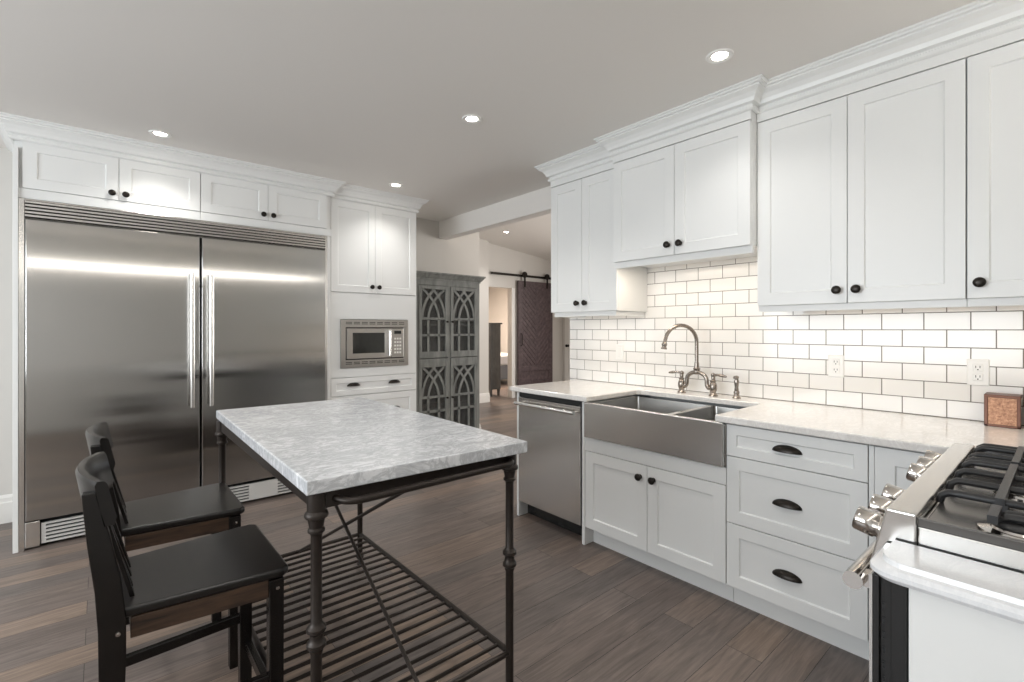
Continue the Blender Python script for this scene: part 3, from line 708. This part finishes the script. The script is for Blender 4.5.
rows = [[mb.bm.verts.new((x, y, z)) for x, y in inset(pts, d_)] for d_, z in lv]
for A, B in zip(rows, rows[1:]):
    for k in range(len(pts)): mb.face([A[k], A[(k+1) % len(pts)], B[(k+1) % len(pts)], B[k]])
mb.face(rows[0][::-1]); mb.face(rows[-1])
mb.build('marble_top', 'strip_marble', ms, smooth=True, angle=35)

# ================================================================ island table
it = thing('island_table', 'marble-topped island table on dark iron legs with slatted lower shelf', 'table', (.77, 1.955, 0))
ix0, ix1, iy0, iy1 = -.3675, .3675, -.7035, .7035
MB().prism([(-.370, -.677), (.360, -.720), (.372, .705), (-.349, .730)], 'z', .891, .930).build('tabletop', 'island_marble', it, bevel=.004, seg=3)
lx, ly = .336, .650
mb = MB(); mb.box(-lx, lx, -ly-.008, -ly+.008, .842, .890); mb.box(-lx, lx, ly-.008, ly+.008, .842, .890); mb.box(-lx-.008, -lx+.008, -ly, ly, .842, .890); mb.box(lx-.008, lx+.008, -ly, ly, .842, .890)
mb.build('apron', 'iron', it, bevel=.002)
leg_prof = [(.0, 0), (.016, 0), (.017, .006), (.014, .012), (.013, .03), (.021, .04), (.021, .05), (.0145, .058), (.0145, .46), (.018, .468), (.018, .474), (.025, .481), (.025, .490), (.019, .497), (.017, .506), (.017, .514), (.025, .522), (.025, .531), (.018, .538), (.0145, .545), (.0145, .775), (.017, .781), (.022, .785), (.022, .791), (.018, .796), (.0225, .820), (.030, .824), (.031, .830), (.029, .836), (.024, .841), (.024, .890), (0, .890)]
for sx in (-1, 1):
    for sy in (-1, 1): MB().lathe(leg_prof, (sx*lx, sy*ly, 0), (0, 0, 1), 18).build('leg', 'iron', it, smooth=True, angle=35)
zsf = .170
MB().tube([(-lx, -ly, zsf), (-lx, ly, zsf)], .0115, 10).tube([(lx, -ly, zsf), (lx, ly, zsf)], .0115, 10).build('shelf_rail', 'iron', it, smooth=True)
NR = 23
for k in range(NR):
    y = -ly + 2*ly*k/(NR-1)
    MB().tube([(-lx, y, zsf), (lx, y, zsf)], .0068 if 0 < k < NR-1 else .010, 8).build('shelf_bar', 'iron', it, smooth=True)
MB().tube([(-.006, -ly, zsf), (-.006, ly, .860)], .007, 8).build('brace', 'iron', it, smooth=True)
MB().tube([(.006, -ly, .860), (.006, ly, zsf)], .007, 8).build('brace', 'iron', it, smooth=True)
tx0, tx1, ty, tz = -lx+.075, lx-.02, -ly, .860
mb = MB().tube([(tx0-.03, ty, tz+.004), (tx0-.012, ty-.03, tz)] + bez((tx0-.012, ty-.03, tz), (tx0, ty-.055, tz), (tx0+.05, ty-.055, tz), 6)[1:] + [(tx1-.05, ty-.055, tz)] + bez((tx1-.05, ty-.055, tz), (tx1, ty-.055, tz), (tx1, ty-.02, tz), 6)[1:] + [(tx1, ty, tz)], .0105, 12)
mb.build('towel_bar', 'iron', it, smooth=True)

# ================================================================ stools
def make_stool(label, loc):
    t = thing('counter_stool', label, 'stool', loc, 0, None)
    # seat: trapezoid, wider at the front (+x), softly rounded corners
    P = [(-.186, -.172), (.185, -.214), (.205, -.197), (.205, .197), (.185, .214), (-.186, .172)]
    s_ = MB().prism(P, 'z', .592, .618).build('seat', 'stool_seat', t, bevel=.008, seg=3)
    for sy in (-1, 1): MB().bar((-.165, sy*.165, .565), (.165, sy*.192, .565), .020, .052).build('side_rail', 'apron_wood', t, bevel=.002)
    for a, b, c in ((.152, .172, .18), (-.165, -.145, .15)): MB().box(a, b, -c, c, .54, .591).build('cross_rail', 'stool', t, bevel=.002)
    prof = [(-.228, 0), (-.182, 0), (-.180, .30), (-.174, .50), (-.174, .60), (-.184, .70), (-.206, .82), (-.232, .925), (-.258, .925), (-.248, .80), (-.234, .68), (-.228, .58), (-.226, .40)]
    for sy in (-1, 1):
        y = sy*.172; MB().prism(prof, 'y', y-.014, y+.014).build('back_leg', 'stool', t, bevel=.003)
    for sy in (-1, 1):
        MB().prism([(.149, 0), (.186, 0), (.188, .591), (.147, .591)], 'y', sy*.195-.018, sy*.195+.018).build('front_leg', 'stool', t, bevel=.003)
    # curved crest rail
    n = 14; mb = MB(); rows = []
    for k in range(n+1):
        u = -1+2*k/n; y = .186*u; bow = -.040*(1-u*u)
        x0 = -.216+bow; top = .950+.004*(1-u*u); bot = .838; le = .03
        rows.append([mb.bm.verts.new((x0+a, y, z)) for a, z in ((.020, bot), (.024, bot+.02), (.006, top-.008), (.0, top), (-.014, top), (-.018, top-.010), (-.004, bot+.02), (.0, bot))])
    for A, B in zip(rows, rows[1:]):
        for j in range(8): mb.face([A[j], A[(j+1) % 8], B[(j+1) % 8], B[j]])
    mb.face(rows[0][::-1]); mb.face(rows[-1])
    mb.build('crest_rail', 'stool', t, smooth=True, angle=50)
    for y in (-.10, -.035, .035, .10):
        u = y/.186; bow = -.040*(1-u*u)
        MB().bar((-.155, y, .600), (-.196+bow, y, .880), .030, .010, (1, 0, 0)).build('back_slat', 'stool', t, bevel=.002)
    MB().bar((-.180, -.172, .30), (.175, -.195, .30), .020, .032).build('stretcher', 'stool', t, bevel=.003)
    MB().bar((-.180, .172, .30), (.175, .195, .30), .020, .032).build('stretcher', 'stool', t, bevel=.003)
    MB().bar((.176, -.18, .20), (.176, .18, .20), .022, .036).build('stretcher', 'stool', t, bevel=.003)
    MB().bar((-.185, -.16, .36), (-.185, .16, .36), .018, .03).build('stretcher', 'stool', t, bevel=.003)
    for x, z in ((-.190, .565), (.170, .565)):
        MB().lathe([(.006, 0), (.005, .002), (0, .0025)], (x, -.186 if x < 0 else -.2125, z), (0, -1, 0), 10).build('screw', 'chrome', t)
    return t
st = make_stool('black wooden counter stool nearest the camera, at the near half of the table', (.222, 1.722, 0)); st['group'] = 'counter stools at the island'
st2 = copy_tree(st); st2.location = (.230, 2.335, 0)
st2['label'] = 'black wooden counter stool standing behind the nearer stool, closer to the refrigerator'

# ================================================================ ceiling lights
def pot(x, y, label, power, z=CEIL, tilt=0, grp='recessed kitchen ceiling lights', spread=125):
    t = thing('recessed_light', label, 'light', (x, y, z), 0, grp); t.rotation_euler = (0, tilt, 0)
    MB().lathe([(.034, -.001), (.046, -.007), (.056, -.006), (.060, 0), (.050, .0), (.034, -.001)], (0, 0, 0), (0, 0, 1), 28).build('trim_ring', 'plastic', t, smooth=True)
    MB().lathe([(0, -.0035), (.030, -.0035), (.034, -.002), (.034, 0), (0, 0)], (0, 0, 0), (0, 0, 1), 24).build('lens', 'bulb', t)
    l = bpy.data.lights.new('pot_glow', 'SPOT'); l.energy = power; l.color = (1, .965, .925); l.spot_size = math.radians(spread); l.spot_blend = .8; l.shadow_soft_size = .045
    o = bpy.data.objects.new('pot_glow', l); C.objects.link(o); o.location = (x, y, z-.02)
    return t
PW_ = 34
pot(2.13, 1.04, 'recessed ceiling light above the sink run, in front of the crown moulding', PW_*.36)
pot(1.66, 2.30, 'recessed ceiling light in the middle of the kitchen ceiling', PW_)
pot(.285, 3.76, 'recessed ceiling light just in front of the fridge cabinets', PW_*.5)
pot(1.925, 3.78, 'recessed ceiling light in front of the tall pantry cabinet', PW_*.5)
pot(-.9, 2.3, 'recessed ceiling light left of the island, outside the view', PW_)
pot(.2, .9, 'recessed ceiling light over the camera, outside the view', PW_*.4)
pot(-1.2, .6, 'recessed ceiling light in the corner behind the camera, outside the view', PW_*.6)
ln = thing('added_band_light', 'added slim light strip behind the camera, making the bright band on the refrigerator', 'light', (-1.6, -.44, 2.17))  # unseen strip, added so the steel doors reflect a bright band
MB().box(0, 4.5, 0, .045, -.03, .03).build('housing', 'plastic', ln, bevel=.003)
MB().box(.01, 4.49, .045, .070, -.025, .025).build('diffuser', 'band_glow', ln, bevel=.006)
pot(5.14, 6.15, 'recessed light in the sloped ceiling of the room beyond', 42, zs(5.14), math.atan(.113), 'lights in the next room')
pot(6.4, 5.0, 'recessed light in the hidden part of the sloped ceiling', 42, zs(6.4), math.atan(.113), 'lights in the next room')

# ================================================================ barn door, track and what lies behind
bd = thing('barn_door', 'dark purple-brown sliding barn door with chevron planks in next room', 'door', (6.095, YW-.075, 0))
BW, BH = .93, 2.26
MB().box(0, BW, .016, .04, .02, BH).build('backing', 'barn', bd)
mb = MB(); mb.box(0, .10, 0, .016, .02, BH); mb.box(BW-.10, BW, 0, .016, .02, BH); mb.box(.10, BW-.10, 0, .016, .02, .30); mb.box(.10, BW-.10, 0, .016, BH-.08, BH); mb.box(.10, BW-.10, 0, .016, .50, .60)
mb.build('frame', 'barn', bd, bevel=.003)
mb = MB(); cx = BW/2
def clip(poly, x0, x1, z0, z1):
    def cut(P, f):
        out_ = []
        for i in range(len(P)):
            a, b = P[i], P[(i+1) % len(P)]; fa, fb = f(a), f(b)
            if fa >= 0: out_.append(a)
            if fa*fb < 0:
                t_ = fa/(fa-fb); out_.append((a[0]+(b[0]-a[0])*t_, a[1]+(b[1]-a[1])*t_))
        return out_
    for f in (lambda p: p[0]-x0, lambda p: x1-p[0], lambda p: p[1]-z0, lambda p: z1-p[1]):
        poly = cut(poly, f)
        if len(poly) < 3: return None
    return poly
z = .1
while z < BH+.5:
    for s_ in (-1, 1):
        xe_ = .10 if s_ < 0 else BW-.10; run = abs(xe_-cx)
        q = clip([(cx, z), (xe_, z+run), (xe_, z+run+.088), (cx, z+.088)], .10, BW-.10, .60, BH-.08)
        if q: mb.prism(q, 'y', .004+.004*random.random(), .016)
    z += .100
mb.build('chevron_planks', 'barn', bd)
MB().tube([(.06, -.005, 1.0), (.06, -.04, 1.02), (.06, -.04, 1.22), (.06, -.005, 1.24)], .010, 8).build('handle', 'bronze', bd, smooth=True)
for x in (.16, .77):
    h = MB().box(x-.022, x+.022, -.008, .0, BH-.12, BH+.10).lathe([(.0, -.014), (.06, -.014), (.06, .012), (0, .012)], (x, .0, BH+.12), (0, 1, 0), 20)
    h.build('hanger', 'bronze', bd, bevel=.002)
tr = thing('barn_door_track', 'black iron rail carrying the barn door above the doorway', 'rail', (5.44, YW, 2.36))
MB().box(0, 1.9, -.052, -.042, -.022, .022).build('rail', 'bronze', tr, bevel=.002)
for x in (.06, .62, 1.2, 1.8): MB().tube([(x, -.045, 0), (x, -.0, 0)], .012, 10).build('standoff', 'bronze', tr)
# chest, bed, hooks
ch = thing('chest', 'tall narrow charcoal chest on short legs in the doorway left of barn door', 'chest', (5.80, 7.42, 0))
MB().box(0, .255, 0, .40, .13, 1.42).build('body', 'dresser', ch, bevel=.003)
MB().box(-.02, .285, -.02, .42, 1.42, 1.45).build('top', 'dresser', ch, bevel=.003)
for x in (.03, .225):
    for y in (.03, .38): MB().prism([(x-.022, .13), (x+.022, .13), (x+.014, 0), (x-.014, 0)], 'y', y-.02, y+.02).build('leg', 'dresser', ch)
bed = thing('bed', 'bed with white covers and grey base seen through the doorway', 'bed', (7.2, 9.6, 0))
MB().box(-.8, 1.0, -.75, .95, .12, .45).build('base', 'bedgrey', bed, bevel=.02)
MB().box(-.78, .98, -.73, .93, .45, .70).build('duvet', 'linen', bed, bevel=.06, seg=4)
MB().box(-.8, 1.0, .96, 1.05, .12, 1.2).build('headboard', 'bedgrey', bed, bevel=.02)
for x in (-.72, .92):
    for y in (-.68, .88): MB().box(x-.03, x+.03, y-.03, y+.03, 0, .12).build('leg', 'dresser', bed)
area('bedroom_lamp', (6.2, 9.6, 2.5), (0, 0, 0), 1.0, 1.0, 190, (1, .82, .68))
# white door in the far side wall, its dark knob showing beside the counter
dr = struct('door_1', MB().shaker(6.1, 6.9, 0.01, 2.05, 7.36, .035, .12), 'trimw')
dr.data.transform(Matrix(((0, 1, 0, 0), (1, 0, 0, 0), (0, 0, 1, 0), (0, 0, 0, 1))))
MB().lathe([(.026, 0), (.026, .006), (.010, .010), (.010, .04), (.028, .05), (.030, .064), (.020, .074), (0, .076)], (7.36, 6.80, .98), (-1, 0, 0), 16).build('door_knob', 'bronze', dr, smooth=True)
